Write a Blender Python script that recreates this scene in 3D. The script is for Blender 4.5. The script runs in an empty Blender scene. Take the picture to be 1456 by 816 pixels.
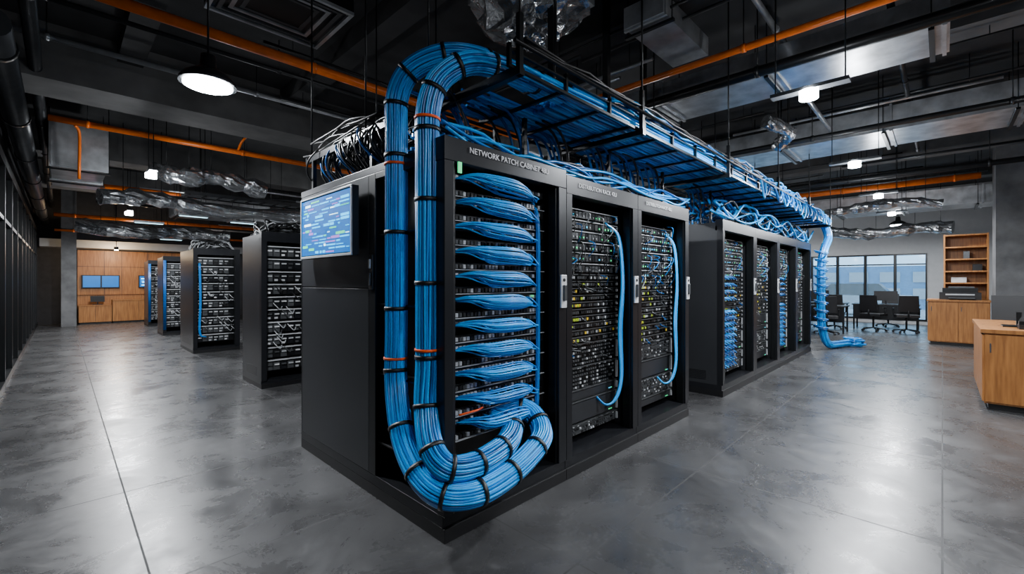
import bpy, math, random
from mathutils import Vector
random.seed(7)
SC = bpy.context.scene.collection
H = 1.405
CEIL = 4.4

# ------------------------------------------------------------------ materials
def mat(name, col, rough=0.5, metal=0.0, em=0.0, emcol=None, var=0.15, scale=8.0, bump=0.0, alpha=1.0, coat=0.0):
    m = bpy.data.materials.new(name); m.use_nodes = True
    nt = m.node_tree; b = nt.nodes["Principled BSDF"]
    b.inputs["Roughness"].default_value = rough
    b.inputs["Metallic"].default_value = metal
    tc = nt.nodes.new("ShaderNodeTexCoord")
    nz = nt.nodes.new("ShaderNodeTexNoise"); nz.inputs["Scale"].default_value = scale; nz.inputs["Detail"].default_value = 4
    nt.links.new(tc.outputs["Object"], nz.inputs["Vector"])
    cr_ = nt.nodes.new("ShaderNodeValToRGB")
    cr_.color_ramp.elements[0].position = 0.3; cr_.color_ramp.elements[1].position = 0.7
    cr_.color_ramp.elements[0].color = tuple(c*(1-var) for c in col)+(1,)
    cr_.color_ramp.elements[1].color = tuple(min(1, c*(1+var)) for c in col)+(1,)
    nt.links.new(nz.outputs["Fac"], cr_.inputs["Fac"])
    nt.links.new(cr_.outputs["Color"], b.inputs["Base Color"])
    if em > 0:
        b.inputs["Emission Color"].default_value = tuple(emcol or col)+(1,)
        b.inputs["Emission Strength"].default_value = em
    if bump > 0:
        bp = nt.nodes.new("ShaderNodeBump"); bp.inputs["Strength"].default_value = bump; bp.inputs["Distance"].default_value = 0.02
        nt.links.new(nz.outputs["Fac"], bp.inputs["Height"]); nt.links.new(bp.outputs["Normal"], b.inputs["Normal"])
    if alpha < 1: b.inputs["Alpha"].default_value = alpha
    return m

M = {}
M['black'] = mat("black_metal", (0.006,0.007,0.008), 0.34, 0.3)
M['blackmat'] = mat("black_matte", (0.004,0.004,0.005), 0.45)
M['panel'] = mat("rack_side_panel", (0.030,0.032,0.036), 0.33, 0.35, var=0.06, scale=3)
M['frame'] = mat("rack_frame", (0.014,0.015,0.018), 0.30, 0.4, var=0.08)
M['grey'] = mat("grey_equipment", (0.09,0.095,0.10), 0.35, 0.5)
M['lgrey'] = mat("light_grey_equipment", (0.5,0.52,0.54), 0.35, 0.3)
M['blue1'] = mat("blue_cable_a", (0.0,0.20,0.62), 0.28, var=0.12)
M['blue2'] = mat("blue_cable_b", (0.0,0.36,0.92), 0.28, var=0.12)
M['blue3'] = mat("blue_cable_c", (0.0,0.09,0.33), 0.28, var=0.12)
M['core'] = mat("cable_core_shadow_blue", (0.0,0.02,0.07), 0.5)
M['orange'] = mat("orange_pipe_paint", (0.9,0.17,0.003), 0.35)
M['strapo'] = mat("orange_strap", (0.95,0.1,0.01), 0.45)
M['galv'] = mat("galvanised_duct", (0.55,0.57,0.59), 0.3, 0.7, var=0.3, scale=5, bump=0.15)
M['foil'] = mat("crumpled_foil", (0.55,0.57,0.59), 0.18, 0.9, var=0.3, scale=14, bump=0.9)
M['pipe'] = mat("dark_pipe", (0.035,0.037,0.04), 0.35, 0.4)
M['conc'] = mat("concrete_column", (0.12,0.12,0.122), 0.8, var=0.35, scale=3, bump=0.3)
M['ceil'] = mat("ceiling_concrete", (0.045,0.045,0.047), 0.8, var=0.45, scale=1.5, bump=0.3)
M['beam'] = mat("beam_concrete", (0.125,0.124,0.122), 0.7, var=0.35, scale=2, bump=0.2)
M['white'] = mat("white_wall_paint", (0.45,0.46,0.47), 0.7, var=0.04)
M['dwall'] = mat("dark_wall_paint", (0.05,0.05,0.055), 0.7)
M['chrome'] = mat("brushed_steel", (0.75,0.76,0.78), 0.3, 0.3)
M['label'] = mat("label_white", (0.6,0.6,0.62), 0.5, em=0.12, emcol=(0.9,0.9,1))
M['green'] = mat("green_led", (0.05,0.7,0.25), 0.4, em=0.9, emcol=(0.05,0.9,0.3))
M['ygreen'] = mat("yellow_green_port", (0.30,0.42,0.02), 0.4, em=0.15, emcol=(0.6,0.8,0.05))
M['yellow'] = mat("yellow_port", (0.65,0.42,0.02), 0.4, em=0.1, emcol=(0.9,0.6,0.05))
M['cyan'] = mat("cyan_led", (0.05,0.5,0.8), 0.4, em=1.0, emcol=(0.05,0.6,1))
M['lamp'] = mat("lamp_diffuser", (1,1,1), 0.5, em=120, emcol=(0.90,0.95,1), var=0.0)
M['glassd'] = mat("dark_glass", (0.006,0.007,0.009), 0.05, 0.0)
M['glass'] = mat("window_glass", (0.5,0.7,0.85), 0.05, alpha=0.15)
M['scrbase'] = mat("screen_blue", (0.0,0.05,0.2), 0.3, em=1.1, emcol=(0.0,0.17,0.6))
M['scr2'] = mat("screen_cyan", (0.0,0.3,0.6), 0.3, em=2.6, emcol=(0.0,0.5,1))
M['scr3'] = mat("screen_purple", (0.2,0.1,0.5), 0.3, em=1.3, emcol=(0.5,0.2,0.7))
M['scr4'] = mat("screen_white", (0.7,0.8,0.9), 0.3, em=2.8, emcol=(0.45,0.85,1))
M['scr5'] = mat("screen_green", (0.05,0.6,0.2), 0.3, em=1.5, emcol=(0.05,0.7,0.35))
M['ground'] = mat("outdoor_paving", (0.4,0.42,0.45), 0.9)
M['facade'] = mat("building_facade", (0.12,0.28,0.45), 0.6)

def wood():
    m = bpy.data.materials.new("oak_veneer"); m.use_nodes=True
    nt=m.node_tree; b=nt.nodes["Principled BSDF"]; b.inputs["Roughness"].default_value=0.45
    tc=nt.nodes.new("ShaderNodeTexCoord"); mp=nt.nodes.new("ShaderNodeMapping"); mp.inputs["Scale"].default_value=(14,14,1.2)
    nz=nt.nodes.new("ShaderNodeTexNoise"); nz.inputs["Scale"].default_value=2.5; nz.inputs["Detail"].default_value=6
    cr_=nt.nodes.new("ShaderNodeValToRGB")
    cr_.color_ramp.elements[0].position=0.3; cr_.color_ramp.elements[0].color=(0.23,0.085,0.018,1)
    cr_.color_ramp.elements[1].position=0.7; cr_.color_ramp.elements[1].color=(0.42,0.175,0.045,1)
    nt.links.new(tc.outputs["Object"],mp.inputs["Vector"]); nt.links.new(mp.outputs["Vector"],nz.inputs["Vector"])
    nt.links.new(nz.outputs["Fac"],cr_.inputs["Fac"]); nt.links.new(cr_.outputs["Color"],b.inputs["Base Color"])
    return m
M['wood']=wood()

def floor_mat():
    m = bpy.data.materials.new("polished_concrete_floor"); m.use_nodes=True
    nt=m.node_tree; b=nt.nodes["Principled BSDF"]; N=nt.nodes.new; L=nt.links.new
    tc=N("ShaderNodeTexCoord")
    n1=N("ShaderNodeTexNoise"); n1.inputs["Scale"].default_value=1.0; n1.inputs["Detail"].default_value=14; n1.inputs["Roughness"].default_value=0.74; n1.inputs["Distortion"].default_value=0.8
    L(tc.outputs["Object"],n1.inputs["Vector"])
    r1=N("ShaderNodeValToRGB"); r1.color_ramp.elements[0].position=0.32; r1.color_ramp.elements[0].color=(0.022,0.022,0.023,1)
    r1.color_ramp.elements[1].position=0.72; r1.color_ramp.elements[1].color=(0.090,0.090,0.092,1)
    L(n1.outputs["Fac"],r1.inputs["Fac"])
    mp=N("ShaderNodeMapping"); mp.inputs["Location"].default_value=(-0.3,0.0,0)
    L(tc.outputs["Object"],mp.inputs["Vector"])
    br=N("ShaderNodeTexBrick"); br.offset=0.0; br.squash=1.0
    br.inputs["Scale"].default_value=1.0; br.inputs["Brick Width"].default_value=1.5; br.inputs["Row Height"].default_value=1.3
    br.inputs["Mortar Size"].default_value=0.005; br.inputs["Mortar Smooth"].default_value=0.1
    br.inputs["Color1"].default_value=(1,1,1,1); br.inputs["Color2"].default_value=(0.82,0.82,0.82,1); br.inputs["Mortar"].default_value=(0.35,0.35,0.35,1)
    L(mp.outputs["Vector"],br.inputs["Vector"])
    mx=N("ShaderNodeMix"); mx.data_type='RGBA'; mx.blend_type='MULTIPLY'; mx.inputs["Factor"].default_value=1.0
    L(r1.outputs["Color"],mx.inputs["A"]); L(br.outputs["Color"],mx.inputs["B"]); L(mx.outputs["Result"],b.inputs["Base Color"])
    n2=N("ShaderNodeTexNoise"); n2.inputs["Scale"].default_value=2.0; n2.inputs["Detail"].default_value=12; n2.inputs["Roughness"].default_value=0.75; n2.inputs["Distortion"].default_value=0.6
    L(tc.outputs["Object"],n2.inputs["Vector"])
    mr=N("ShaderNodeMapRange"); mr.inputs["From Min"].default_value=0.3; mr.inputs["From Max"].default_value=0.7
    mr.inputs["To Min"].default_value=0.17; mr.inputs["To Max"].default_value=0.42
    L(n2.outputs["Fac"],mr.inputs["Value"])
    ad=N("ShaderNodeMath"); ad.operation='MULTIPLY_ADD'; ad.inputs[1].default_value=0.4
    L(br.outputs["Fac"],ad.inputs[0]); L(mr.outputs["Result"],ad.inputs[2]); L(ad.outputs["Value"],b.inputs["Roughness"])
    b.inputs["Specular IOR Level"].default_value=0.65
    bp=N("ShaderNodeBump"); bp.inputs["Strength"].default_value=0.06; bp.inputs["Distance"].default_value=0.01
    L(n2.outputs["Fac"],bp.inputs["Height"]); L(bp.outputs["Normal"],b.inputs["Normal"])
    return m
M['floor']=floor_mat()

# ------------------------------------------------------------------ geometry helpers
def cr(pts, per=8):
    P=[Vector(p) for p in pts]
    P=[P[0]*2-P[1]]+P+[P[-1]*2-P[-2]]
    out=[]
    for i in range(1,len(P)-2):
        a,b,c,d=P[i-1],P[i],P[i+1],P[i+2]
        for k in range(per):
            t=k/per
            out.append(0.5*((2*b)+(c-a)*t+(2*a-5*b+4*c-d)*t*t+(3*b-a-3*c+d)*t*t*t))
    out.append(P[-2].copy())
    return out

def frames(P):
    n=len(P); T=[]
    for i in range(n):
        t=(P[min(i+1,n-1)]-P[max(i-1,0)])
        T.append(t.normalized() if t.length>1e-9 else Vector((0,0,1)))
    ref=Vector((0,0,1)) if abs(T[0].z)<0.9 else Vector((1,0,0))
    N=[(ref-T[0]*ref.dot(T[0])).normalized()]
    for i in range(1,n):
        v=N[-1]-T[i]*N[-1].dot(T[i])
        N.append(v.normalized() if v.length>1e-9 else N[-1])
    B=[T[i].cross(N[i]) for i in range(n)]
    return T,N,B

class MB:
    def __init__(s,name): s.name=name; s.v=[]; s.f=[]; s.m=[]; s.sm=[]; s.mats=[]
    def mi(s,k):
        if k not in s.mats: s.mats.append(k)
        return s.mats.index(k)
    def box(s,x0,x1,y0,y1,z0,z1,k):
        b=len(s.v); i=s.mi(k)
        s.v+=[(x0,y0,z0),(x1,y0,z0),(x1,y1,z0),(x0,y1,z0),(x0,y0,z1),(x1,y0,z1),(x1,y1,z1),(x0,y1,z1)]
        for f in ((0,3,2,1),(4,5,6,7),(0,1,5,4),(1,2,6,5),(2,3,7,6),(3,0,4,7)):
            s.f.append(tuple(b+q for q in f)); s.m.append(i); s.sm.append(False)
    def hexa(s,pts,k):
        b=len(s.v); i=s.mi(k); s.v+=[tuple(p) for p in pts]
        for f in ((0,3,2,1),(4,5,6,7),(0,1,5,4),(1,2,6,5),(2,3,7,6),(3,0,4,7)):
            s.f.append(tuple(b+q for q in f)); s.m.append(i); s.sm.append(False)
    def tube(s,P,r,k,n=6,caps=True,jit=0.0,sm=True):
        P=[Vector(p) for p in P]; T,N,B=frames(P); i=s.mi(k); b=len(s.v)
        for j,p in enumerate(P):
            rr=r[j] if isinstance(r,(list,tuple)) else r
            for q in range(n):
                a=2*math.pi*q/n
                r2=rr*(1+random.uniform(-jit,jit)) if jit else rr
                s.v.append(tuple(p+N[j]*(math.cos(a)*r2)+B[j]*(math.sin(a)*r2)))
        for j in range(len(P)-1):
            for q in range(n):
                q2=(q+1)%n
                s.f.append((b+j*n+q,b+j*n+q2,b+(j+1)*n+q2,b+(j+1)*n+q)); s.m.append(i); s.sm.append(sm)
        if caps:
            s.f.append(tuple(b+q for q in reversed(range(n)))); s.m.append(i); s.sm.append(False)
            e=b+(len(P)-1)*n
            s.f.append(tuple(e+q for q in range(n))); s.m.append(i); s.sm.append(False)
    def cyl(s,p0,p1,r,k,n=12,r2=None,caps=True):
        s.tube([p0,p1],[r,r if r2 is None else r2],k,n,caps)
    def bundle(s,pts,R,rc,n,per=8,twist=0.6,inner=True):
        P=cr(pts,per); T,N,B=frames(P); m=len(P)
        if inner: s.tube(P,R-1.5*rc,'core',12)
        for q in range(n):
            k=random.choice(['blue1','blue1','blue2','blue2','blue2','blue1','blue3'])
            a0=2*math.pi*q/n; ro=(R-rc)*random.uniform(0.94,1.03); ph=random.uniform(0,6); 
            pts2=[P[j]+(N[j]*math.cos(a0+twist*j/m+0.05*math.sin(ph+j*0.25))+B[j]*math.sin(a0+twist*j/m+0.05*math.sin(ph+j*0.25)))*ro for j in range(m)]
            s.tube(pts2,rc,k,6)
        return P,T
    def build(s,parent=None,bevel=0.0):
        me=bpy.data.meshes.new(s.name); me.from_pydata(s.v,[],s.f)
        for k in s.mats: me.materials.append(M[k])
        me.polygons.foreach_set("material_index",s.m); me.polygons.foreach_set("use_smooth",s.sm); me.update()
        ob=bpy.data.objects.new(s.name,me); SC.objects.link(ob)
        if parent is not None:
            ob.parent=parent; ob.location=-parent.location
        if bevel>0:
            md=ob.modifiers.new("bevel",'BEVEL'); md.width=bevel; md.segments=2; md.limit_method='ANGLE'
        return ob

def root(name,loc=(0,0,0)):
    e=bpy.data.objects.new(name,None); e.empty_display_size=0.2; e.location=loc; SC.objects.link(e); return e

def solo_box(name,x0,x1,y0,y1,z0,z1,k):
    b=MB(name); b.box(x0,x1,y0,y1,z0,z1,k); return b.build()

# ------------------------------------------------------------------ room shell
XW,XE,YS,YN=-0.6,19.5,-3.6,20.8
solo_box("floor",-3.2,XE+0.2,YS-0.2,YN+0.2,-0.1,0.0,'floor')
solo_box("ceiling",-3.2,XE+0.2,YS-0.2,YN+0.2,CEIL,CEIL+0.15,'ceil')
solo_box("wall_north",XW-0.2,XE+0.2,YN,YN+0.15,0,CEIL,'dwall')
solo_box("wall_south",-3.2,XE+0.2,YS-0.15,YS,0,CEIL,'dwall')
w=MB("wall_west")
w.box(XW-0.15,XW,5,YN,0,CEIL,'dwall'); w.box(-3.15,XW,4.85,5,0,CEIL,'dwall'); w.box(-3.2,-3.05,YS,5,0,CEIL,'dwall'); w.build()
w=MB("wall_east")
wy0,wy1,wz0,wz1=0.35,6.6,0.12,2.32
w.box(XE,XE+0.15,YS,wy0,0,CEIL,'white'); w.box(XE,XE+0.15,wy1,YN,0,CEIL,'white')
w.box(XE,XE+0.15,wy0,wy1,0,wz0,'white'); w.box(XE,XE+0.15,wy0,wy1,wz1,CEIL,'white'); w.build()
nw=0
y=wy0
while y<wy1-0.1:
    nw+=1; y2=min(y+0.78,wy1)
    r_=root(f"window_{nw}",(XE,(y+y2)/2,wz0))
    f=MB("window_frame")
    f.box(XE-0.03,XE+0.1,y,y+0.04,wz0,wz1,'black'); f.box(XE-0.03,XE+0.1,y2-0.04,y2,wz0,wz1,'black')
    f.box(XE-0.03,XE+0.1,y+0.04,y2-0.04,wz0,wz0+0.05,'black'); f.box(XE-0.03,XE+0.1,y+0.04,y2-0.04,wz1-0.05,wz1,'black')
    f.box(XE-0.03,XE+0.1,y+0.04,y2-0.04,1.95,1.99,'black')
    f.build(r_)
    g=MB("glass_pane"); g.box(XE+0.03,XE+0.04,y+0.04,y2-0.04,wz0+0.05,wz1-0.05,'glass'); g.build(r_)
    y=y2
solo_box("outdoor_ground",XE+0.3,60,-30,40,-0.3,-0.2,'ground')
b=MB("office_building")
b.box(34,40,-6,12,-0.2,2.3,'facade')
for i in range(12):
    for j in range(2): b.box(33.9,34.0,-5.5+i*1.45,-4.6+i*1.45,0.4+j*0.95,1.0+j*0.95,'white')
b.build()
b=MB("parked_car")
b.box(26,27.8,1.0,5.0,0.1,0.75,'white'); b.hexa([(26.1,1.6,0.75),(27.7,1.6,0.75),(27.7,4.4,0.75),(26.1,4.4,0.75),(26.3,2.1,1.3),(27.5,2.1,1.3),(27.5,3.9,1.3),(26.3,3.9,1.3)],'glassd')
for yy in (1.8,4.2): b.cyl((25.95,yy,0.12),(27.85,yy,0.12),0.32,'blackmat',20)
b.build()

# ceiling beams
bm=MB("ceiling_beam")
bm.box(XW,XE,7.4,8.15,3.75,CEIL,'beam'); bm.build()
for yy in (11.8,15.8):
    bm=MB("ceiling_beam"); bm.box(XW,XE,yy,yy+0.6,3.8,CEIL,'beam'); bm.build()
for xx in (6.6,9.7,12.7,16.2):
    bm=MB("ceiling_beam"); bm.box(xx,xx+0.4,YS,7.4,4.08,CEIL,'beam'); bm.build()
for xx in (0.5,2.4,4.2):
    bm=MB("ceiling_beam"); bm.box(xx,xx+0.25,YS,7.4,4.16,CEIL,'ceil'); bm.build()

# left glass partition
gp=MB("glass_partition")
y=5.0
while y<20.3:
    gp.box(-0.6,-0.5,y,y+0.06,0,3.0,'black')
    gp.box(-0.57,-0.55,y+0.06,y+1.25,0.1,2.92,'glassd')
    y+=1.25
gp.box(-0.6,-0.5,5,20.8,0,0.1,'black'); gp.box(-0.6,-0.5,5,20.8,2.92,3.05,'black'); gp.box(-0.59,-0.51,5,20.8,2.2,2.25,'black')
gp.build()
p=MB("wall_pipes")
for (x,z,r) in ((-0.36,3.32,0.11),(-0.48,3.65,0.07),(-0.2,3.85,0.06)):
    p.cyl((x,5,z),(x,20.7,z),r,'pipe',16)
    yy=5.5
    while yy<20.5:
        p.cyl((x,yy,z),(x,yy,CEIL),0.008,'black',6); p.cyl((x,yy-0.03,z),(x,yy+0.03,z),r+0.012,'black',16); yy+=2.2
p.build()

# north end wood lounge
b=MB("wood_wall_panelling")
b.box(0.4,3.6,20.55,20.78,0.95,2.45,'wood')
for xx in (1.05,1.5,2.2,2.9): b.box(xx,xx+0.012,20.54,20.56,0.95,2.45,'blackmat')
b.box(0.4,3.6,20.54,20.56,1.9,1.912,'blackmat'); b.box(0.4,3.6,20.6,20.78,0,0.95,'wood')
b.build()
b=MB("bulkhead_1"); b.box(-0.45,5.5,20.0,20.79,2.5,2.75,'white'); b.build()  # lowered white bulkhead projecting above the wood panelling
for (x0,x1) in ((0.42,1.22),(1.24,2.6)):
    b=MB("wood_cabinet")
    hgt=0.62 if x0<1 else 0.78
    b.box(x0+0.02,x1-0.02,20.1,20.52,0,0.06,'blackmat'); b.box(x0,x1,20.05,20.52,0.06,hgt-0.03,'wood'); b.box(x0-0.005,x1+0.005,20.03,20.53,hgt-0.03,hgt,'wood')
    b.box((x0+x1)/2-0.004,(x0+x1)/2+0.004,20.045,20.06,0.08,hgt-0.05,'blackmat'); b.build()
for (x0,x1,k) in ((0.5,1.45,'scrbase'),(1.95,2.6,'scr2')):
    b=MB("wall_tv"); b.box(x0,x1,20.47,20.56,1.18,1.62,'blackmat')
    b.box(x0+0.03,x1-0.03,20.464,20.472,1.21,1.59,'scrbase')
    if k=='scrbase': b.box((x0+x1)/2-0.02,(x0+x1)/2+0.02,20.458,20.465,1.21,1.59,'blackmat')
    if k=='scr2':
        for i in range(26):
            xa=x0+0.05+random.random()*0.4; za=1.23+random.random()*0.3
            b.box(xa,xa+0.1,20.458,20.465,za,za+0.03,random.choice(['scr2','scr4','scr2']))
    b.build()
b=MB("desk_monitor"); b.box(0.75,1.0,20.2,20.3,0.62,0.64,'black'); b.box(0.86,0.89,20.23,20.26,0.64,0.75,'black'); b.box(0.7,1.05,20.21,20.24,0.72,0.92,'blackmat'); b.build()
solo_box("concrete_column",0.02,0.36,19.4,19.8,0,CEIL,'conc')
solo_box("concrete_column",13.0,13.8,-1.55,-0.76,0,CEIL,'conc')

# ------------------------------------------------------------------ racks
def rack_frame(x0,x1,y0,y1,h,left=True,header=True,special=False,handle=True,zb=0.14):
    f=MB("frame")
    g=0.002; x0+=g; x1-=g
    f.box(x0,x1,y0,y1,0,zb*0.55,'blackmat'); f.box(x0,x1,y0+0.015,y1,zb*0.55,zb,'frame')
    pw=0.065
    f.box(x0,x0+pw,y0,y0+0.07,zb,h-0.1,'frame'); f.box(x1-pw*1.3,x1,y0,y0+0.07,zb,h-0.1,'frame')
    f.box(x0+pw,x0+pw+0.012,y0+0.02,y0+0.09,zb,h-0.1,'black'); f.box(x1-pw*1.3-0.012,x1-pw*1.3,y0+0.02,y0+0.09,zb,h-0.1,'black')
    f.box(x0,x1,y0,y0+0.09,h-0.1,h+0.03,'frame')
    f.box(x0,x1,y0+0.09,y1,h-0.05,h,'panel')
    f.box(x0,x1,y1-0.02,y1,zb,h-0.05,'black')
    f.box(x1-0.02,x1,y0+0.07,y1-0.02,zb,h-0.05,'panel')
    if special:
        f.box(x0,x0+0.03,y0+0.83,y1-0.02,zb,1.355,'panel'); f.box(x0,x0+0.03,y0+0.83,y1-0.02,1.362,h-0.05,'panel')
        f.box(x0+0.006,x0+0.03,y0+0.83,y1-0.02,1.355,1.362,'blackmat')
        f.box(x0+0.11,x0+0.13,y0+0.07,y0+0.83,zb,h-0.05,'blackmat')
        f.box(x0,x0+0.13,y0+0.74,y0+0.83,zb,h-0.05,'black')
        f.box(x0-0.012,x0+0.002,y0+0.76,y0+0.81,1.35,1.58,'blackmat'); f.box(x0-0.022,x0-0.012,y0+0.775,y0+0.795,1.38,1.46,'grey'); f.box(x0-0.022,x0-0.012,y0+0.775,y0+0.795,1.49,1.55,'lgrey')
        f.box(x0,x0+0.13,y0+0.07,y0+0.74,h-0.09,h-0.05,'black')
        for zz in (0.35,0.8,1.25,1.7):
            f.box(x0+0.02,x0+0.11,y0+0.1,y0+0.74,zz,zz+0.012,'black')
    else:
        f.box(x0,x0+0.02,y0+0.07,y1-0.02,zb,h-0.05,'panel')
        for i in range(6): f.box(x0-0.003,x0+0.001,y0+0.2,y1-0.2,zb+0.05+i*0.02,zb+0.057+i*0.02,'blackmat')
    if handle:
        f.box(x1-0.075,x1-0.012,y0-0.014,y0,1.22,1.45,'chrome'); f.box(x1-0.06,x1-0.03,y0-0.03,y0-0.014,1.27,1.38,'grey'); f.cyl((x1-0.045,y0-0.02,1.415),(x1-0.045,y0-0.012,1.415),0.012,'blackmat')
    return f

def header_text(parent,txt,x,y,z,size,w=None):
    c=bpy.data.curves.new("label_text",'FONT'); c.body=txt; c.size=size; c.extrude=0.001
    c.materials.append(M['label'])
    o=bpy.data.objects.new("label_text",c); SC.objects.link(o); o.parent=parent
    o.location=Vector((x,y,z))-parent.location; o.rotation_euler=(math.pi/2,0,0)

def mixed(parent,x0,x1,y0,h,seed,blue=True,dense=1.0):
    rnd=random.Random(seed); e=MB("equipment"); xa,xb=x0+0.08,x1-0.1; yf=y0+0.15
    z=0.2; ztop=h-0.14
    while z<ztop-0.05:
        if z<0.80: hh=rnd.choice([0.09,0.13,0.18]); kind='server'
        elif z<1.42: hh=0.055; kind='port'
        else: hh=0.085; kind='mess'
        hh=min(hh,ztop-z)
        blank = kind=='server' and rnd.random()<0.4
        e.box(xa,xb,yf+rnd.uniform(0,0.02),y0+0.75,z,z+hh-0.008,'grey' if (kind=='server' and rnd.random()<0.45) else 'black')
        e.box(xa,xb,yf-0.008,yf+0.01,z+hh-0.014,z+hh-0.007,'grey' if kind!='mess' else 'lgrey')
        for xe_ in (xa+0.012,xb-0.024): e.box(xe_,xe_+0.012,yf-0.016,yf,z+0.012,z+hh-0.022,'lgrey')
        if kind=='server' and blank:
            e.box(xa+0.05,xb-0.05,yf-0.004,yf,z+0.012,z+hh-0.022,'panel')
            for q in range(3): e.box(xb-0.10-q*0.02,xb-0.092-q*0.02,yf-0.008,yf-0.003,z+0.02,z+0.028,rnd.choice(['green','cyan','green']))
        elif kind=='server':
            n=int((xb-xa-0.08)/0.03)
            for i in range(n):
                for q in range(max(1,int(hh/0.03))):
                    if rnd.random()<0.85: e.box(xa+0.04+i*0.03,xa+0.06+i*0.03,yf-0.006,yf+0.001,z+0.008+q*0.03,z+0.022+q*0.03,rnd.choice(['grey','blackmat','grey','grey','lgrey']))
        elif kind=='port':
            n=int((xb-xa-0.08)/0.026)
            for i in range(n):
                if rnd.random()<0.9*dense: e.box(xa+0.035+i*0.026,xa+0.052+i*0.026,yf-0.010,yf+0.001,z+0.010,z+0.030,rnd.choice(['ygreen' if i<n*0.4 else 'grey','ygreen' if (i<n*0.7 and rnd.random()<.5) else 'blackmat','yellow' if rnd.random()<.3 else 'grey','lgrey','grey','grey','blackmat','blackmat']))
        else:
            n=int((xb-xa-0.08)/0.045)
            for i in range(n):
                e.box(xa+0.035+i*0.045,xa+0.072+i*0.045,yf-0.012,yf+0.001,z+0.01,z+0.058,rnd.choice(['grey','frame','blackmat','grey','panel']))
                if rnd.random()<0.75: e.box(xa+0.042+i*0.045,xa+0.054+i*0.045,yf-0.017,yf-0.012,z+0.022,z+0.034,rnd.choice(['lgrey','lgrey','green','cyan','grey']))
        z+=hh
    e.build(parent)
    c=MB("cables")
    for i in range(int(40*dense)):
        x=rnd.uniform(xa+0.02,xb-0.05); z1=rnd.uniform(1.45,ztop-0.02); z2=z1-rnd.uniform(0.04,0.2); x2=min(xb-0.02,max(xa+0.02,x+rnd.uniform(-0.1,0.1)))
        c.tube(cr([(x,yf-0.005,z1),(x+0.01,yf-0.04-rnd.random()*0.03,z1-0.02),((x+x2)/2,yf-0.045,(z1+z2)/2-0.02),(x2,yf-0.005,z2)],4),0.004,rnd.choice(['blackmat','black','lgrey','blackmat','grey','blue3','blue1','grey']),5)
    for i in range(int(20*dense)):
        x=rnd.uniform(xa+0.02,xb-0.05); z1=rnd.uniform(0.8,1.42)
        x2=min(xb-0.02,x+rnd.uniform(0.03,0.12))
        c.tube(cr([(x,yf-0.005,z1),(x,yf-0.03,z1-0.02),(x2,yf-0.03,z1-0.04),(x2,yf,z1-0.035)],4),0.004,rnd.choice(['blackmat','grey','blackmat','blue3','grey']),5)
    if blue:
        xr=xb-0.07
        for q in range(4):
            d=q*0.011
            c.tube(cr([(xr-0.12,yf,1.9),(xr+0.02-d,yf-0.06,1.78),(xr+0.03-d,yf-0.09,1.4),(xr-d,yf-0.09+d*0.3,1.0),(xr+0.01-d,yf-0.09,0.6),(xr-0.06-d,yf-0.08,0.42),(xr-0.18,yf-0.05,0.38),(xr-0.25,yf,0.45)],6),0.009,rnd.choice(['blue2','blue1']),6)
    c.build(parent)

def servers(parent,x0,x1,y0,h,seed,step=0.17,blue=False):
    rnd=random.Random(seed); e=MB("equipment"); xa,xb=x0+0.075,x1-0.1; z=0.2; yf=y0+0.1
    while z<h-0.25:
        e.box(xa,xb,yf,y0+0.75,z,z+step-0.035,'black'); e.box(xa,xb,yf-0.02,y0+0.75,z+step-0.035,z+step-0.02,'lgrey')
        n=int((xb-xa)/0.09)
        for i in range(n):
            xx=xa+0.01+i*0.09
            e.box(xx,xx+0.078,yf-0.012,yf,z+0.015,z+step-0.055,rnd.choice(['grey','blackmat','grey','frame']))
            e.box(xx+0.01,xx+0.068,yf-0.028,yf-0.012,z+step*0.45,z+step*0.45+0.018,rnd.choice(['lgrey','chrome','grey','lgrey']))
            if rnd.random()<0.5: e.box(xx+0.01,xx+0.05,yf-0.02,yf-0.012,z+0.02,z+0.045,rnd.choice(['lgrey','chrome','grey']))
        z+=step
    e.build(parent)
    c=MB("cables")
    for i in range(30):
        x=rnd.uniform(xa+0.05,xb-0.05); z1=rnd.uniform(0.4,h-0.3)
        c.tube(cr([(x,yf-0.01,z1),(x+0.02,yf-0.06,z1-0.04),(x+0.07,yf-0.06,z1-0.09),(x+0.11,yf-0.01,z1-0.05)],4),0.006,rnd.choice(['blackmat','lgrey','grey','lgrey']),5)
    if blue:
        for q in range(2):
            xx=xa+0.03+q*0.02
            c.tube(cr([(xx,yf,h-0.25),(xx,yf-0.07,h-0.4),(xx+0.01,yf-0.07,1.0),(xx,yf-0.07,0.4),(xx+0.1,yf-0.05,0.3)],5),0.010,'blue1',6)
    c.build(parent)

Y0=1.90; HR=2.13
# --- rack 1 : blue patch-panel cabinet
r1=root("network_patch_rack",(1.97,2.9,0))
fr=rack_frame(1.43,2.50,Y0,3.90,HR+0.03,special=True); fr.build(r1,0.003)
header_text(r1,"NETWORK PATCH CABINET 48U",1.60,Y0-0.006,2.125,0.047)
e=MB("patch_panels"); xa,xb=1.565,2.38
e.box(xa,xb,Y0+0.3,Y0+0.32,0.16,2.08,'blackmat')
zs=[1.985-0.142*i for i in range(11)]
for z in zs:
    e.box(xa,xb,Y0+0.13,Y0+0.3,z-0.085,z-0.045,'black'); e.box(xa,xb,Y0+0.12,Y0+0.3,z+0.0,z+0.05,'black')
    for i in range(26):
        x=xa+0.03+i*0.029
        e.box(x,x+0.019,Y0+0.112,Y0+0.132,z-0.078,z-0.055,random.choice(['lgrey','lgrey','grey','grey','blackmat','blackmat']))
        e.box(x,x+0.019,Y0+0.112,Y0+0.122,z+0.014,z+0.036,random.choice(['grey','grey','lgrey','lgrey','blackmat']))
    e.box(xa,xb,Y0+0.105,Y0+0.12,z-0.088,z-0.084,'lgrey')
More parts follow.
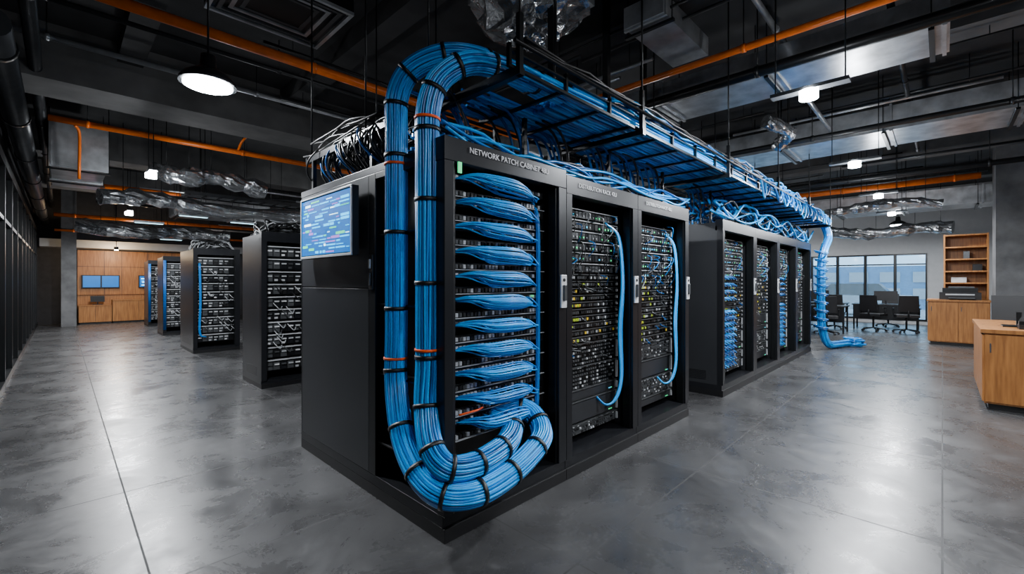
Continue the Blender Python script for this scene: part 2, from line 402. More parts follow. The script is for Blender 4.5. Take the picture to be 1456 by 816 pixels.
e.box(1.52,1.545,Y0-0.008,Y0+0.0,2.0,2.06,'green')
e.box(2.25,2.262,Y0+0.10,Y0+0.12,1.3,1.312,'green')
e.build(r1)
c=MB("patch_cables")
for z in zs:
    yb=Y0+0.115
    nn=13
    for i in range(nn):
        u=i/(nn-1); x=xa+0.015+0.015*(i%4)+0.05*random.random(); sag=-0.018+0.078*u+random.uniform(-0.005,0.005)
        out=0.05+0.10*math.sin(math.pi*(0.2+0.7*u)); xe=2.25+random.uniform(-0.02,0.02); zl=z+0.026-0.012*u
        c.tube(cr([(x,yb,zl),(x+0.06,yb-out*0.6,zl+0.012-sag*0.3),(1.78,yb-out,zl+0.004-sag*0.85),(2.02,yb-out*0.95,zl-sag),(2.18,yb-out*0.5,z-0.008-sag*0.45),(xe+0.02,yb+0.02,z-0.015)],4),0.0048,random.choice(['blue1','blue2','blue2','blue2']),5)
    for i in range(7):
        x=1.72+0.07*i+random.uniform(-.02,.02); out=0.05+random.uniform(0,0.03); sag=random.uniform(0.02,0.05)
        c.tube(cr([(x,yb,z+0.025),(x+0.01,yb-out,z+0.02),(x+0.06,yb-out*1.2,z-sag*0.5),(min(2.24,x+0.17),yb-out,z-sag),(2.27,yb,z-0.03)],3),0.0048,random.choice(['blue1','blue2','blue2']),5)
for q in range(5):
    xx=2.29+(q%3)*0.012; yy=Y0+0.10-(q//3)*0.012
    c.tube(cr([(xx,yy+0.05,1.95),(xx,yy,1.8),(xx+0.004,yy,1.2),(xx,yy,0.8),(xx-0.01,yy,0.55)],6),0.0065,random.choice(['blue1','blue3','blue1']),6)
c.tube(cr([(1.57,Y0+0.05,0.65),(1.66,Y0+0.0,0.67),(1.75,Y0+0.05,0.66)],5),0.006,'strapo',5)
c.build(r1)
# wall monitor on the rack side
mo=root("rack_side_monitor",(1.38,3.24,1.8))
b=MB("monitor_housing"); b.box(1.352,1.40,2.80,3.68,1.58,2.05,'blackmat'); b.box(1.345,1.355,2.80,3.68,1.58,1.598,'lgrey'); b.box(1.345,1.355,2.80,3.68,2.037,2.05,'lgrey'); b.box(1.345,1.355,2.80,2.815,1.598,2.037,'lgrey'); b.box(1.345,1.355,3.665,3.68,1.598,2.037,'lgrey')
b.box(1.40,1.432,3.1,3.4,1.7,1.95,'black'); b.build(mo,0.002)
b=MB("screen"); b.box(1.350,1.353,2.82,3.66,1.605,2.03,'scrbase')
rnd=random.Random(3)
z=1.615
while z<2.015:
    y=2.84
    while y<3.6:
        L_=rnd.uniform(0.02,0.16); hh=rnd.choice([0.006,0.01,0.018])
        if rnd.random()<0.72: b.box(1.3485,1.3502,y,min(3.64,y+L_),z,z+hh,rnd.choice(['scr2','scr2','scr3','scr4','scr5','scr2','scr2','scrbase']))
        y+=L_+rnd.uniform(0.005,0.03)
    z+=0.024
b.build(mo)

# --- rack 2, rack 3
specs=[(2.50,3.52,21),(3.52,4.60,22)]
for (x0,x1,sd) in specs:
    r=root("server_rack",((x0+x1)/2,2.9,0))
    rack_frame(x0,x1,Y0,3.9,HR).build(r,0.003)
    header_text(r,"DISTRIBUTION RACK 42U" ,x0+0.14,Y0-0.006,2.09,0.045)
    mixed(r,x0,x1,Y0,HR,sd)
# --- second block
for i,(x0,x1) in enumerate([(5.6,6.9),(6.9,8.15),(8.15,9.4),(9.4,10.6)]):
    r=root("server_rack",((x0+x1)/2,2.6,0))
    rack_frame(x0,x1,Y0,3.2,HR).build(r)
    mixed(r,x0,x1,Y0,HR,40+i,blue=False,dense=0.8)
    c=MB("blue_patch_cords")
    for z in [0.35+0.075*k for k in range(10)]+[1.2+0.09*k for k in range(4)]:
        for q in range(5):
            x=x0+0.12+q*0.10
            c.tube(cr([(x,Y0+0.13,z),(x+0.05,Y0+0.06,z-0.01),(x+0.14,Y0+0.05,z-0.04),(x+0.2,Y0+0.12,z)],3),0.007,random.choice(['blue1','blue2','blue3']),5)
    if i in (0,2): c.build(r)
# --- left rows
for i,(x0,x1,y0,y1) in enumerate([(1.83,2.75,6.35,7.2),(1.80,2.60,10.4,11.7),(1.85,2.6,14.4,15.3),(1.9,2.7,17.6,18.5)]):
    r=root("server_rack",((x0+x1)/2,(y0+y1)/2,0))
    rack_frame(x0,x1,y0,y1,2.03,handle=False,zb=0.1).build(r)
    servers(r,x0,x1,y0,2.03,60+i,blue=(i==1))
    if i>1:
        c=MB("edge_blue_cable")
        for q in range(3): c.cyl((x0+0.02+q*0.02,y0-0.012,0.15),(x0+0.02+q*0.02,y0-0.012,1.95),0.01,'blue3',6)
        c.build(r)

for (x,y) in ((2.2,6.7),(2.2,11.0)):
    b=MB("rack_top_cables")
    for i in range(34):
        a=[(x-0.35+random.random()*0.1,y+random.uniform(-.3,.3),2.045)]
        for k in range(3): a.append((x-0.2+0.22*k+random.uniform(-.1,.1),y+random.uniform(-.3,.3),2.05+random.uniform(0.02,0.2)))
        a.append((x+0.4,y+random.uniform(-.3,.3),2.045))
        b.tube(cr(a,4),0.010,random.choice(['blackmat','black','grey','lgrey']),5)
    b.build()

# ------------------------------------------------------------------ big blue bundles
bb=root("blue_cable_bundle",(1.43,2.2,0.3))
def strap(mb,P,T,i,R,k,w=0.011):
    mb.tube([P[i]-T[i]*w,P[i]+T[i]*w],R+0.005,k,22)
b=MB("outer_bundle"); s_=MB("straps")
B1=[(2.5,2.0,2.72),(2.1,1.99,2.74),(1.80,2.02,2.765),(1.60,2.13,2.755),(1.47,2.28,2.67),(1.425,2.36,2.52),(1.425,2.37,2.3),(1.425,2.37,1.9),(1.425,2.37,1.5),(1.425,2.37,1.1),(1.41,2.35,0.8),(1.36,2.2,0.54),(1.33,2.0,0.39),(1.35,1.82,0.325),(1.48,1.73,0.31),(1.68,1.72,0.325),(1.90,1.74,0.37),(2.10,1.79,0.44),(2.17,1.92,0.53),(2.10,2.03,0.575),(1.95,2.06,0.56)]
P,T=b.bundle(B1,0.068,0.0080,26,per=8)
for i in range(6,len(P)-4,9): strap(s_,P,T,i,0.068,'blackmat')
for i in (52,76): strap(s_,P,T,i,0.068,'strapo',0.007)
b.build(bb)
b=MB("inner_bundle")
B2=[(2.5,1.84,2.66),(2.1,1.84,2.665),(1.80,1.88,2.67),(1.60,1.93,2.635),(1.48,2.01,2.53),(1.43,2.045,2.36),(1.425,2.045,2.1),(1.425,2.045,1.7),(1.425,2.045,1.3),(1.425,2.045,0.95),(1.405,2.03,0.72),(1.365,1.93,0.54),(1.38,1.82,0.455),(1.50,1.775,0.435),(1.66,1.78,0.445),(1.84,1.82,0.475),(1.96,1.92,0.53),(1.92,2.05,0.56)]
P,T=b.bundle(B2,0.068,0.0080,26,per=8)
for i in range(8,len(P)-4,9): strap(s_,P,T,i,0.068,'blackmat')
for i in (42,70): strap(s_,P,T,i,0.068,'strapo',0.007)
b.build(bb); s_.build(bb)
# ------------------------------------------------------------------ overhead cable tray
tr=root("overhead_cable_tray",(6,2.05,2.6))
b=MB("ladder_rails")
TX0,TX1=1.68,11.2; ya,yb=1.67,2.46; zt=2.56
for yy in (ya,yb):
    b.box(TX0,TX1,yy-0.010,yy+0.010,zt,zt+0.018,'black'); b.box(TX0,TX1,yy-0.008,yy+0.008,zt+0.09,zt+0.10,'black')
    x=TX0
    while x<TX1: b.box(x,x+0.018,yy-0.012,yy+0.012,zt+0.018,zt+0.13,'black'); x+=0.5
x=TX0+0.05
while x<TX1: b.box(x,x+0.022,ya,yb,zt,zt+0.020,'black'); x+=0.42
b.cyl((TX0,ya-0.05,zt+0.125),(8.5,ya-0.05,zt+0.125),0.012,'blackmat',8)
b.build(tr)
b=MB("hangers")
for x in (1.74,3.1,5.0,7.0,9.0,11.0):
    for yy in (ya-0.03,yb+0.03):
        b.box(x-0.015,x+0.015,yy-0.015,yy+0.015,zt-0.04,zt+0.3,'black'); b.cyl((x,yy,zt+0.3),(x,yy,CEIL),0.007,'black',6)
    b.box(x-0.02,x+0.02,ya-0.05,yb+0.05,zt-0.04,zt,'black')
for x in (2.3,3.4,4.45,5.8,7.0,8.2,9.5):
    for yy in (2.12,2.42): b.box(x-0.015,x+0.015,yy-0.012,yy+0.012,2.135 if x>2.4 else 2.165,zt,'black')
b.build(tr)
b=MB("overhead_strut")
for (x,y0_) in ((4.05,2.55),(4.95,2.6),(3.2,2.6)):
    b.box(x-0.03,x+0.03,y0_-0.03,y0_+0.03,2.135 if x<4.6 else 2.7,CEIL,'black')
b.box(3.2,4.98,2.57,2.63,2.9,2.95,'black')
b.build()
bc=root("tray_network_cables",(6,2.05,2.6))
b=MB("tray_runs")
for layer in range(3):
    for i in range(28):
        y=1.685+i*0.0275; z=zt+0.034+layer*0.024; pts=[]
        x=1.78+random.uniform(0,0.3) if layer<2 else 2.3
        if 1.77<y<2.08 and layer<3: x=max(x,2.35)
        while x<11.1:
            pts.append((x,min(2.44,max(1.69,y+random.uniform(-0.014,0.014))),z+random.uniform(-0.004,0.012)+ (0.03 if x>6 and random.random()<0.3 else 0))); x+=0.35
        b.tube(cr(pts,2),0.0115,random.choice(['blue1','blue2','blue2','blue2','blue3'] if layer==0 or i==0 else ['blue1','blue2','blue3','blue2']),6)  # bottom layer and near edge coloured lighter, standing in for light from below
b.build(bc)
b=MB("loose_runs")
for i in range(60):
    y=random.uniform(1.68,2.4) if i%2 else random.uniform(1.66,1.76); pts=[]; x=random.uniform(2.4,7.5); xe=x+random.uniform(1.5,4); 
    while x<min(xe,11):
        pts.append((x,min(2.42,max(1.655,y+random.uniform(-0.07,0.07))),zt+0.12+random.uniform(0,0.07+0.07*(x>5.3)))); x+=0.3
    if len(pts)>2: b.tube(cr(pts,3),0.0115,random.choice(['blue1','blue2','blue2','blue2','blue3']),5)
for i in range(5):
    pts=[]; x=1.8; 
    while x<6.5: pts.append((x,1.66+random.uniform(-0.02,0.03),zt+0.17+random.uniform(0,0.03))); x+=0.3
    b.tube(cr(pts,2),0.009,'blackmat',5)
for i in range(22):
    x=random.uniform(5.4,10.8); d=random.uniform(0.0,0.14); w_=random.uniform(0.25,0.6)
    b.tube(cr([(x,1.75,zt+0.16),(x+0.03,1.63,zt+0.14),(x+w_*0.5,1.61,zt-d),(x+w_,1.63,zt+0.1),(x+w_+0.05,1.78,zt+0.15)],4),0.012,random.choice(['blue1','blue2','blue3']),5)
b.build(bc)
b=MB("rack_drops")
for xc in (1.9,2.4,2.9,3.4,3.9,4.4,5.8,6.4,7.0,7.6,8.2,8.8,9.5,10.2):
    for q in range(6):
        x=xc+random.uniform(-0.12,0.12); y=random.uniform(2.1,2.4)
        b.tube(cr([(x-0.35,y,zt+0.03),(x-0.15,y,zt+0.0),(x-0.02,y+0.02,zt-0.15),(x,y+0.05,zt-0.3),(x,y+0.05,2.17 if x<2.5 else 2.14)],4),0.0105,random.choice(['blue1','blue3','blue3','blackmat']),5)
for q in range(26):
    pts=[]; x=1.55; y=2.3+random.uniform(-0.25,0.25)
    while x<5.2: pts.append((x,y+random.uniform(-0.03,0.03),2.24+random.uniform(-0.02,0.12))); x+=0.35
    b.tube(cr(pts,3),0.011,random.choice(['blue1','blue2','blue3','blackmat']),5)
for q in range(30):
    pts=[]; x=5.7; y=2.2+random.uniform(-0.25,0.25)
    while x<11: pts.append((x,y+random.uniform(-0.05,0.05),2.22+random.uniform(-0.03,0.25))); x+=0.4
    b.tube(cr(pts,3),0.015,random.choice(['blue1','blue2','blue3','blackmat']),5)
b.build(bc)
eb=root("blue_cable_drop",(11.0,1.8,0))
b=MB("drop_bundle")
b.bundle([(10.2,1.95,2.68),(10.8,1.9,2.72),(11.2,1.8,2.62),(11.3,1.72,2.35),(11.1,1.75,2.1),(10.95,1.78,1.8),(10.9,1.78,1.3),(10.9,1.78,0.8),(10.95,1.76,0.4),(11.1,1.7,0.12),(11.4,1.6,0.08),(11.7,1.5,0.085),(11.9,1.4,0.085)],0.075,0.015,16,per=5)
for k in range(10):
    z=0.45+0.17*k
    for q in range(2):
        R=0.10+0.02*q
        pts=[(10.9+R*math.cos(a),1.78+R*math.sin(a),z+0.03*q+0.03*math.sin(a)) for a in [i*math.pi/6 for i in range(13)]]
        b.tube(pts,0.013,random.choice(['blue1','blue3','blue3']),5)
for q in range(10):
    pts=[(11.95+random.uniform(.08,.2)*math.cos(a),1.35+random.uniform(.08,.2)*math.sin(a),0.03+0.016*q) for a in [i*math.pi/4 for i in range(9)]]
    b.tube(cr(pts,3),0.018,random.choice(['blue1','blue2','blue3']),5)
b.build(eb)

# black cable tangle on a ladder behind the side panel
tl=root("black_cable_ladder",(1.7,3.5,2.3))
b=MB("ladder")
for xx in (1.5,2.1): b.box(xx-0.012,xx+0.012,2.62,3.95,2.42,2.47,'black')
y=2.7
while y<3.9: b.box(1.5,2.1,y,y+0.03,2.42,2.44,'black'); y+=0.25
for yy in (2.8,3.8):
    for xx in (1.5,2.1): b.box(xx-0.015,xx+0.015,yy-0.015,yy+0.015,2.165,2.42,'black')
for yy in (2.9,3.85):
    for xx in (1.5,2.1): b.cyl((xx,yy,2.47),(xx,yy,CEIL),0.007,'black',6)
b.build(tl)
b=MB("tangled_cables")
for i in range(50):
    y=random.uniform(2.6,3.0); pts=[]; x=random.uniform(1.5,2.1); zz=random.uniform(2.46,2.60)
    while y<3.95: pts.append((x+random.uniform(-0.06,0.06),y,zz+random.uniform(-0.03,0.04))); y+=random.uniform(0.25,0.4)
    b.tube(cr(pts,3),0.008,random.choice(['blackmat','black','pipe','blackmat','blackmat','grey' if i%6==0 else 'black']),5)
for i in range(80):
    y=random.uniform(2.7,3.8); x=random.uniform(1.46,1.7); d=random.uniform(-0.3,0.3)
    b.tube(cr([(x,y,2.48),(x-0.04,y+d*0.3,2.40),(x-0.02,y+d*0.6,2.3),(x+0.1,min(3.85,max(2.7,y+d)),2.17)],4),0.007,random.choice(['blackmat','black','pipe','blackmat','black','blackmat','blue3']),5)
b.build(tl)

# ------------------------------------------------------------------ ceiling services
def rodded_pipe(name,axis,c,z,a0,a1,r,k,step=2.0):
    b=MB(name); q=a0+0.4
    if axis=='x': b.cyl((a0,c,z),(a1,c,z),r,k,14)
    else: b.cyl((c,a0,z),(c,a1,z),r,k,14)
    while q<a1:
        if axis=='x': b.cyl((q,c,z),(q,c,CEIL),0.006,'black',6); b.cyl((q-0.02,c,z),(q+0.02,c,z),r+0.008,k,14)
        else: b.cyl((c,q,z),(c,q,CEIL),0.006,'black',6); b.cyl((c,q-0.02,z),(c,q+0.02,z),r+0.008,k,14)
        q+=step
    b.build()
rodded_pipe("orange_sprinkler_pipe",'x',4.84,3.70,-0.5,5.3,0.048,'orange')
rodded_pipe("orange_sprinkler_pipe",'x',8.95,3.70,-0.12,6.0,0.045,'orange')
rodded_pipe("orange_sprinkler_pipe",'x',12.9,3.45,-0.12,8.0,0.05,'orange')
rodded_pipe("orange_sprinkler_pipe",'x',17.0,3.2,-0.12,8.0,0.05,'orange')
rodded_pipe("orange_sprinkler_pipe",'x',19.0,2.95,-0.12,8.0,0.035,'orange')
rodded_pipe("orange_sprinkler_pipe",'y',4.70,3.70,-3.0,4.4,0.034,'orange')
rodded_pipe("orange_sprinkler_pipe",'y',13.9,3.70,-0.6,7.2,0.07,'orange')
rodded_pipe("black_steel_pipe",'y',5.15,3.62,-3.0,4.7,0.055,'black')
rodded_pipe("black_steel_pipe",'y',7.9,3.55,-3.0,7.0,0.04,'pipe')
rodded_pipe("black_steel_pipe",'y',11.5,3.5,-3.0,7.0,0.05,'pipe')
rodded_pipe("steel_conduit",'x',1.24,3.75,6.2,8.3,0.03,'galv')
rodded_pipe("steel_conduit",'x',1.24,4.02,2.8,6.2,0.03,'galv')
rodded_pipe("steel_conduit",'x',0.35,4.02,5.3,12,0.03,'pipe')
rodded_pipe("steel_conduit",'x',5.9,4.02,-0.5,12,0.025,'pipe')
rodded_pipe("steel_conduit",'x',6.8,4.0,-0.5,12,0.03,'galv')
b=MB("orange_branch_pipe"); b.tube(cr([(0.15,9.1,3.7),(0.2,9.2,3.6),(0.2,9.25,3.1),(0.2,9.3,2.95)],5),0.02,'orange',8); b.tube(cr([(2.2,8.95,3.72),(2.25,8.7,3.9),(2.6,8.6,4.3),(2.6,8.6,4.4)],5),0.02,'orange',8); b.build()

def duct(name,x0,x1,y0,y1,z0,z1,axis,k='galv'):
    b=MB(name); b.box(x0,x1,y0,y1,z0,z1,k)
    q=(y0 if axis=='y' else x0)+0.02; e_=(y1 if axis=='y' else x1)
    while q<e_-0.03:
        if axis=='y': b.box(x0-0.02,x1+0.02,q,q+0.03,z0-0.02,z1+0.02,k)
        else: b.box(q,q+0.03,y0-0.02,y1+0.02,z0-0.02,z1+0.02,k)
        if axis=='y':
            for xx in (x0-0.03,x1+0.03): b.cyl((xx,q+0.1,z0-0.03),(xx,q+0.1,CEIL),0.006,'black',6)
            b.box(x0-0.05,x1+0.05,q+0.08,q+0.12,z0-0.045,z0-0.02,'black')
        else:
            for yy in (y0-0.03,y1+0.03): b.cyl((q+0.1,yy,z0-0.03),(q+0.1,yy,CEIL),0.006,'black',6)
            b.box(q+0.08,q+0.12,y0-0.05,y1+0.05,z0-0.045,z0-0.02,'black')
        q+=1.3
    b.build()
duct("air_duct",5.40,6.1,-0.05,7.2,3.66,3.95,'y')
duct("air_duct",3.9,5.0,1.85,2.25,3.9,4.1,'x','galv')
duct("air_duct",-0.10,0.52,9.5,11.6,3.15,3.85,'y')
duct("air_duct",8.4,9.4,-0.8,7.2,3.6,3.95,'y')
duct("air_duct",14.6,15.6,-2,7,3.2,3.6,'y')
duct("air_duct",2.0,9.0,13.8,14.6,3.1,3.6,'x')
for (x0,x1,y,z) in ((1.6,5.0,9.9,3.0),(1.6,6.0,12.4,3.1)):
    b=MB("cable_ladder_tray")
    for yy in (y,y+0.4): b.box(x0,x1,yy,yy+0.02,z,z+0.07,'pipe')
    q=x0+0.05
    while q<x1: b.box(q,q+0.03,y,y+0.42,z,z+0.02,'pipe'); q+=0.25
    for q in range(14): b.cyl((x0,y+0.04+q*0.026,z+0.03),(x1,y+0.04+q*0.026,z+0.035),0.010,random.choice(['blackmat','grey','lgrey']),5)
    for q in (x0+0.3,x1-0.3):
        for yy in (y+0.01,y+0.41): b.cyl((q,yy,z+0.05),(q,yy,CEIL),0.006,'black',6)
    b.build()

def foil(name,pts,R,n=18,per=7):
    b=MB(name); P=cr(pts,per)
    rad=[R*(0.8+0.4*random.random()) for _ in P]
    b.tube(P,rad,'foil',n,jit=0.14,sm=False)
    for i in range(3,len(P)-2,max(3,len(P)//4)): b.cyl(tuple(P[i]),(P[i].x,P[i].y,CEIL),0.006,'black',6)
    b.build()
foil("flexible_foil_duct",[(1.1,9.6,3.30),(1.5,9.35,3.2),(2.0,9.5,3.3),(2.8,9.4,3.15)],0.14)
foil("flexible_foil_duct",[(0.5,11.0,2.95),(1.3,11.2,3.05),(2.3,11.3,2.95),(4.4,11.2,3.0)],0.14)
foil("flexible_foil_duct",[(0.3,16.4,2.9),(1.4,16.2,2.8),(2.6,16.6,2.9),(3.8,16.3,2.8)],0.18)
foil("flexible_foil_duct",[(12.2,1.9,2.95),(12.5,1.3,3.05),(12.6,0.6,3.1),(12.7,0.0,3.0)],0.10)
foil("flexible_foil_duct",[(6.6,1.7,3.55),(6.9,1.5,3.45),(7.3,1.6,3.5),(7.6,1.8,3.45)],0.08)
foil("flexible_foil_duct",[(16.1,2.5,2.9),(16.1,1.5,2.75),(16.2,0.4,2.85),(16.1,-0.2,2.8)],0.15)
b=MB("plastic_wrapped_diffuser")
b.box(2.85,3.75,2.5,3.4,4.17,4.38,'galv')
P=[(3.28,2.92,4.17),(3.28,2.92,4.02),(3.30,2.9,3.9),(3.28,2.92,3.8),(3.27,2.9,3.72)]
b.tube(cr(P,4),[0.55,0.54,0.52,0.5,0.48,0.42,0.36,0.32,0.27,0.24,0.2,0.17,0.14,0.12,0.1,0.08,0.05],'foil',26,jit=0.16,sm=False)
b.build()
ac=MB("air_conditioning_cassette"); cx,cy,cz=1.40,4.38,3.86
ac.box(cx-0.5,cx+0.5,cy-0.48,cy+0.36,cz+0.03,cz+0.26,'black')
for i in range(6):
    r0=0.5-i*0.078; r1_=r0-0.035
    for (a,b_,c_,d) in ((-r0,r0,-r0,-r1_),(-r0,r0,r1_,r0),(-r0,-r1_,-r1_,r1_),(r1_,r0,-r1_,r1_)):
        ac.box(cx+a,cx+b_,cy-0.06+c_*0.85,cy-0.06+d*0.85,cz-0.0+0.008*i,cz+0.03+0.008*i,'galv' if i%2==0 else 'grey')
for sx in (-0.45,0.45):
    for sy in (-0.4,0.3): ac.cyl((cx+sx,cy+sy,cz+0.26),(cx+sx,cy+sy,CEIL),0.008,'black',6)
ac.build()
b=MB("conduit_runs")
rnd=random.Random(11)
for i in range(44):
    if rnd.random()<0.55:
        y=rnd.choice([rnd.uniform(5.0,7),rnd.uniform(8.4,11.6),rnd.uniform(12.6,13.6),rnd.uniform(16.6,20)]); z=rnd.uniform(3.98,4.03) if y<7.2 else rnd.uniform(3.3,3.65); x0=rnd.uniform(0.7,6); x1=x0+rnd.uniform(2,6)
        b.cyl((x0,y,z),(x1,y,z),rnd.uniform(0.012,0.03),rnd.choice(['pipe','galv','black','galv']),8)
        for q in (x0+0.3,x1-0.3): b.cyl((q,y,z),(q,y,CEIL),0.005,'black',5)
    else:
        x=rnd.uniform(3.9,18); z=rnd.uniform(3.98,4.05); y0_=rnd.uniform(-2,3); y1_=min(7.3,y0_+rnd.uniform(3,6))
        b.cyl((x,y0_,z),(x,y1_,z),rnd.uniform(0.012,0.025),rnd.choice(['pipe','galv','black']),8)
        for q in (y0_+0.3,y1_-0.3): b.cyl((x,q,z),(x,q,CEIL),0.005,'black',5)
b.build()

# ------------------------------------------------------------------ lamps
def light(parent,loc,power,kind='AREA',size=0.3,col=(0.93,0.96,1)):
    l=bpy.data.lights.new("lamp_light",kind); l.energy=power; l.color=col
    if kind=='AREA': l.shape='DISK'; l.size=size
    else: l.shadow_soft_size=size
    o=bpy.data.objects.new("lamp_light",l); SC.objects.link(o); o.parent=parent; o.location=Vector(loc)-parent.location
def pendant(x,y,z=3.0,p=100,up=16,flat=False):
    r=root("spot_fixture" if flat else "pendant_lamp",(x,y,z)); b=MB("shade")
    if not flat:
        P=[(x,y,z+0.0),(x,y,z+0.03),(x,y,z+0.07),(x,y,z+0.11),(x,y,z+0.13),(x,y,z+0.24)]
        b.tube(P,[0.2,0.195,0.165,0.11,0.06,0.05],'pipe',24)
        b.cyl((x,y,z+0.24),(x,y,CEIL),0.008,'black',8)
        b.cyl((x,y,z-0.012),(x,y,z),0.17,'lamp',24)
    else:
        b.box(x-0.05,x+0.05,y-0.28,y+0.28,z+0.02,z+0.05,'grey'); b.cyl((x,y,z-0.05),(x,y,z+0.02),0.07,'lamp',16)
        for s in (-0.25,0.25): b.cyl((x,y+s,z+0.05),(x,y+s,CEIL),0.006,'black',6)
    b.build(r)
    light(r,(x,y,z-0.06),p,'AREA',0.22)
    if up: light(r,(x,y,z-0.14),up,'POINT',0.05)
pendant(0.84,4.27,3.0,p=130,up=18)
for (x,y,z) in ((0.95,8.47,3.0),(1.05,12.7,2.9),(1.1,17,2.8)): pendant(x,y,z,p=150,up=22,flat=True)
for (x,y) in ((4.43,0.81),(7.51,0.85),(10.6,0.85),(13.6,0.85)): pendant(x,y,3.0,flat=True,p=140,up=22)
pendant(16.6,0.9,3.0)
for (x,y,p_) in ((0.4,-0.9,38),(2.8,-1.8,110),(7.2,-1.8,50)): pendant(x,y,3.2,p=p_,up=8)  # unseen pendants added out of frame as front fill for the racks
for (x,y) in ((7.17,4.4),(5.0,10.7),(11,5),(17.5,3.6)): pendant(x,y,3.1,p=50,up=18,flat=True)
def strip(x,y,z):
    r=root("linear_strip_light",(x,y,z)); b=MB("fixture"); b.box(x-0.3,x+0.3,y-0.06,y+0.06,z,z+0.05,'lgrey'); b.box(x-0.28,x+0.28,y-0.05,y+0.05,z-0.01,z,'scr4')
    for s in (-0.25,0.25): b.cyl((x+s,y,z+0.05),(x+s,y,CEIL),0.006,'black',6)
    b.build(r); light(r,(x,y,z-0.03),14,'AREA',0.2)
for (x,y,z) in ((2.3,13.2,3.0),(1.6,14.6,2.9),(3.4,13.3,2.95),(2.6,18.5,2.8)): strip(x,y,z)
b=root("warm_downlight",(1.3,19.6,2.4)); d=MB("housing"); d.cyl((1.3,19.6,2.45),(1.3,19.6,2.55),0.06,'black',16); d.cyl((1.3,19.6,2.55),(1.3,19.6,CEIL),0.008,'black',6); d.cyl((1.3,19.6,2.44),(1.3,19.6,2.45),0.05,'lamp',16); d.build(b)
light(b,(1.3,19.6,2.38),50,'POINT',0.05,(1,0.72,0.42))

# ------------------------------------------------------------------ right hand furniture
def counter(x0,x1,y0,y1,h):
    b=MB("wood_counter_cabinet")
    b.box(x0+0.04,x1,y0+0.03,y1-0.03,0,0.07,'blackmat'); b.box(x0,x1,y0,y1,0.07,h-0.04,'wood'); b.box(x0-0.03,x1+0.02,y0-0.02,y1+0.03,h-0.04,h,'wood')
    n=max(1,round((y1-y0)/0.55))
    for i in range(n):
        a=y0+(y1-y0)*i/n; c_=y0+(y1-y0)*(i+1)/n
        b.box(x0-0.018,x0,a+0.006,c_-0.006,0.09,h-0.06,'wood'); b.box(x0-0.028,x0-0.018,c_-0.05,c_-0.04,h-0.25,h-0.15,'grey')
    m=max(1,round((x1-x0)/0.6))
    for i in range(m):
        a=x0+(x1-x0)*i/m; c_=x0+(x1-x0)*(i+1)/m
        b.box(a+0.006,c_-0.006,y1,y1+0.016,0.09,h-0.06,'wood')
    b.build()
counter(13.6,14.45,-0.72,0.22,1.0)
counter(7.10,8.9,-1.9,-0.33,0.88)
b=MB("desk_monitor"); b.box(7.6,7.85,-0.75,-0.5,0.88,0.895,'black'); b.box(7.7,7.74,-0.65,-0.61,0.895,1.05,'black')
b.hexa([(7.62,-0.95,0.95),(7.65,-0.95,0.95),(7.78,-0.42,0.95),(7.75,-0.42,0.95),(7.66,-0.95,1.24),(7.69,-0.95,1.24),(7.82,-0.42,1.24),(7.79,-0.42,1.24)],'blackmat'); b.build()
b=MB("desk_phone"); b.box(7.3,7.5,-0.8,-0.6,0.88,0.93,'blackmat'); b.box(7.32,7.37,-0.8,-0.6,0.93,0.97,'black'); b.build()
b=MB("printer"); b.box(13.75,14.25,-0.6,0.05,1.0,1.16,'blackmat'); b.box(13.8,14.25,-0.55,0.0,1.16,1.26,'black'); b.box(13.62,13.75,-0.5,-0.1,1.03,1.05,'grey'); b.box(13.74,13.75,-0.5,-0.05,1.1,1.13,'lgrey'); b.box(13.85,14.2,-0.5,-0.1,1.26,1.29,'grey'); b.build()
b=MB("wood_shelf_unit"); X0,X1,A,B_=14.52,14.95,-0.75,-0.02
b.box(X1-0.02,X1,A,B_,0,2.5,'wood'); b.box(X0,X1,A,A+0.03,0,2.5,'wood'); b.box(X0,X1,B_-0.03,B_,0,2.5,'wood')
for z in (0.02,1.35,1.62,1.9,2.18,2.46): b.box(X0,X1,A+0.03,B_-0.03,z,z+0.03,'wood')
b.box(X0+0.1,X0+0.3,A+0.1,A+0.25,1.65,1.8,'blackmat'); b.box(X0+0.1,X0+0.3,A+0.35,A+0.6,1.38,1.5,'lgrey'); b.box(X0+0.1,X0+0.3,A+0.3,A+0.4,1.93,2.1,'grey')
b.build()
def desk(x,y):
    b=MB("office_desk"); b.box(x-0.4,x+0.4,y-0.75,y+0.75,0.71,0.74,'blackmat')
    for sx in (-.35,.35):
        for sy in (-.7,.7): b.box(x+sx-0.02,x+sx+0.02,y+sy-0.02,y+sy+0.02,0,0.71,'black')
    b.box(x-0.38,x-0.36,y-0.68,y+0.68,0.3,0.71,'black')
    b.build()
    b=MB("desk_monitor"); b.box(x+0.0,x+0.2,y-0.1,y+0.1,0.74,0.75,'black'); b.box(x+0.1,x+0.12,y-0.02,y+0.02,0.75,0.9,'black'); b.box(x+0.06,x+0.09,y-0.27,y+0.27,0.83,1.12,'blackmat'); b.build()
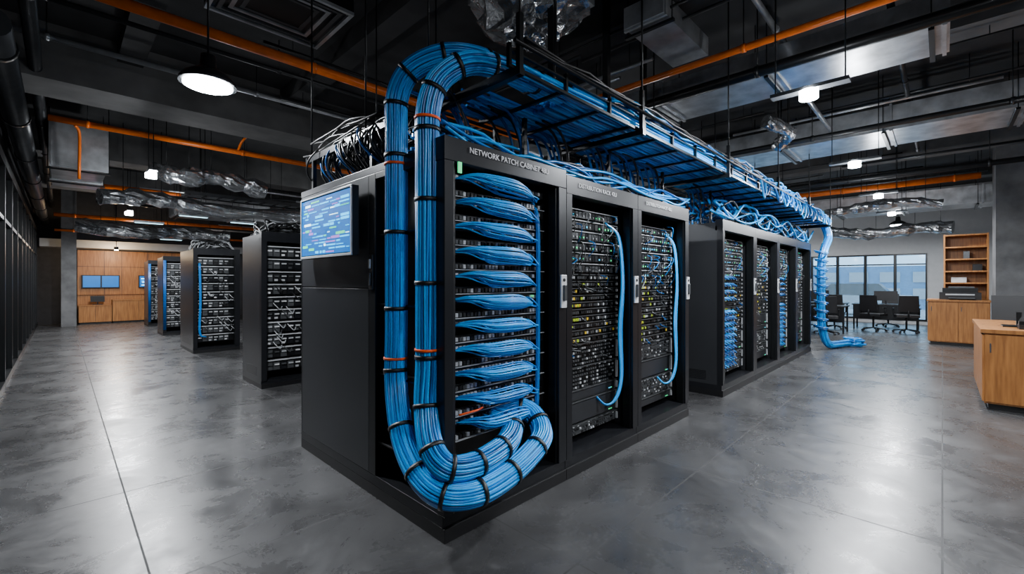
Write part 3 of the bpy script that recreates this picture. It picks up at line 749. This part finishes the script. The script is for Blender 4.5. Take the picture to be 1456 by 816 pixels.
def chair(x,y,a):
    r=root("office_chair",(x,y,0)); r.rotation_euler=(0,0,a)
    b=MB("chair_body")
    for k in range(5):
        t=k*2*math.pi/5; b.cyl((0,0,0.1),(0.28*math.cos(t),0.28*math.sin(t),0.06),0.018,'black',8); b.cyl((0.28*math.cos(t)-0.02,0.28*math.sin(t),0.03),(0.28*math.cos(t)+0.02,0.28*math.sin(t),0.03),0.03,'blackmat',10)
    b.cyl((0,0,0.1),(0,0,0.43),0.025,'black',10); b.box(-0.24,0.24,-0.24,0.24,0.43,0.5,'blackmat')
    b.hexa([(-0.27,-0.22,0.58),(-0.23,-0.22,0.58),(-0.23,0.22,0.58),(-0.27,0.22,0.58),(-0.33,-0.2,1.02),(-0.30,-0.2,1.02),(-0.30,0.2,1.02),(-0.33,0.2,1.02)],'blackmat')
    b.tube([(-0.2,0,0.45),(-0.28,0,0.48),(-0.27,0,0.62)],0.02,'black',8)
    for s in (-0.27,0.27): b.tube([(0,s*0.85,0.46),(0.0,s,0.5),(0,s,0.66),(0.12,s,0.67),(-0.14,s,0.67)],0.015,'black',6)
    ob=b.build(); ob.parent=r
    md=ob.modifiers.new("bevel",'BEVEL'); md.width=0.012; md.segments=2; md.limit_method='ANGLE'
for (x,y) in ((17.0,1.2),(17.0,2.85),(15.0,2.6)): desk(x,y)
for (x,y,a) in ((16.1,0.7,0.2),(16.1,1.4,-0.3),(16.1,2.3,0.1),(16.2,3.1,0),(14.2,2.2,0.2),(14.2,2.95,-0.2),(17.9,1.2,3.0)): chair(x,y,a)

# ------------------------------------------------------------------ world & camera
wd=bpy.data.worlds.new("world"); bpy.context.scene.world=wd; wd.use_nodes=True
bg=wd.node_tree.nodes["Background"]; bg.inputs[0].default_value=(0.34,0.66,1.0,1); bg.inputs[1].default_value=3.2
cam=bpy.data.cameras.new("camera"); co=bpy.data.objects.new("camera",cam); SC.objects.link(co)
co.location=(0,0,H); co.rotation_euler=(math.pi/2,0,math.radians(-45.7)); cam.lens=15.503; cam.sensor_width=36; cam.shift_y=-8/1456; cam.clip_start=0.05; cam.clip_end=200
bpy.context.scene.camera=co
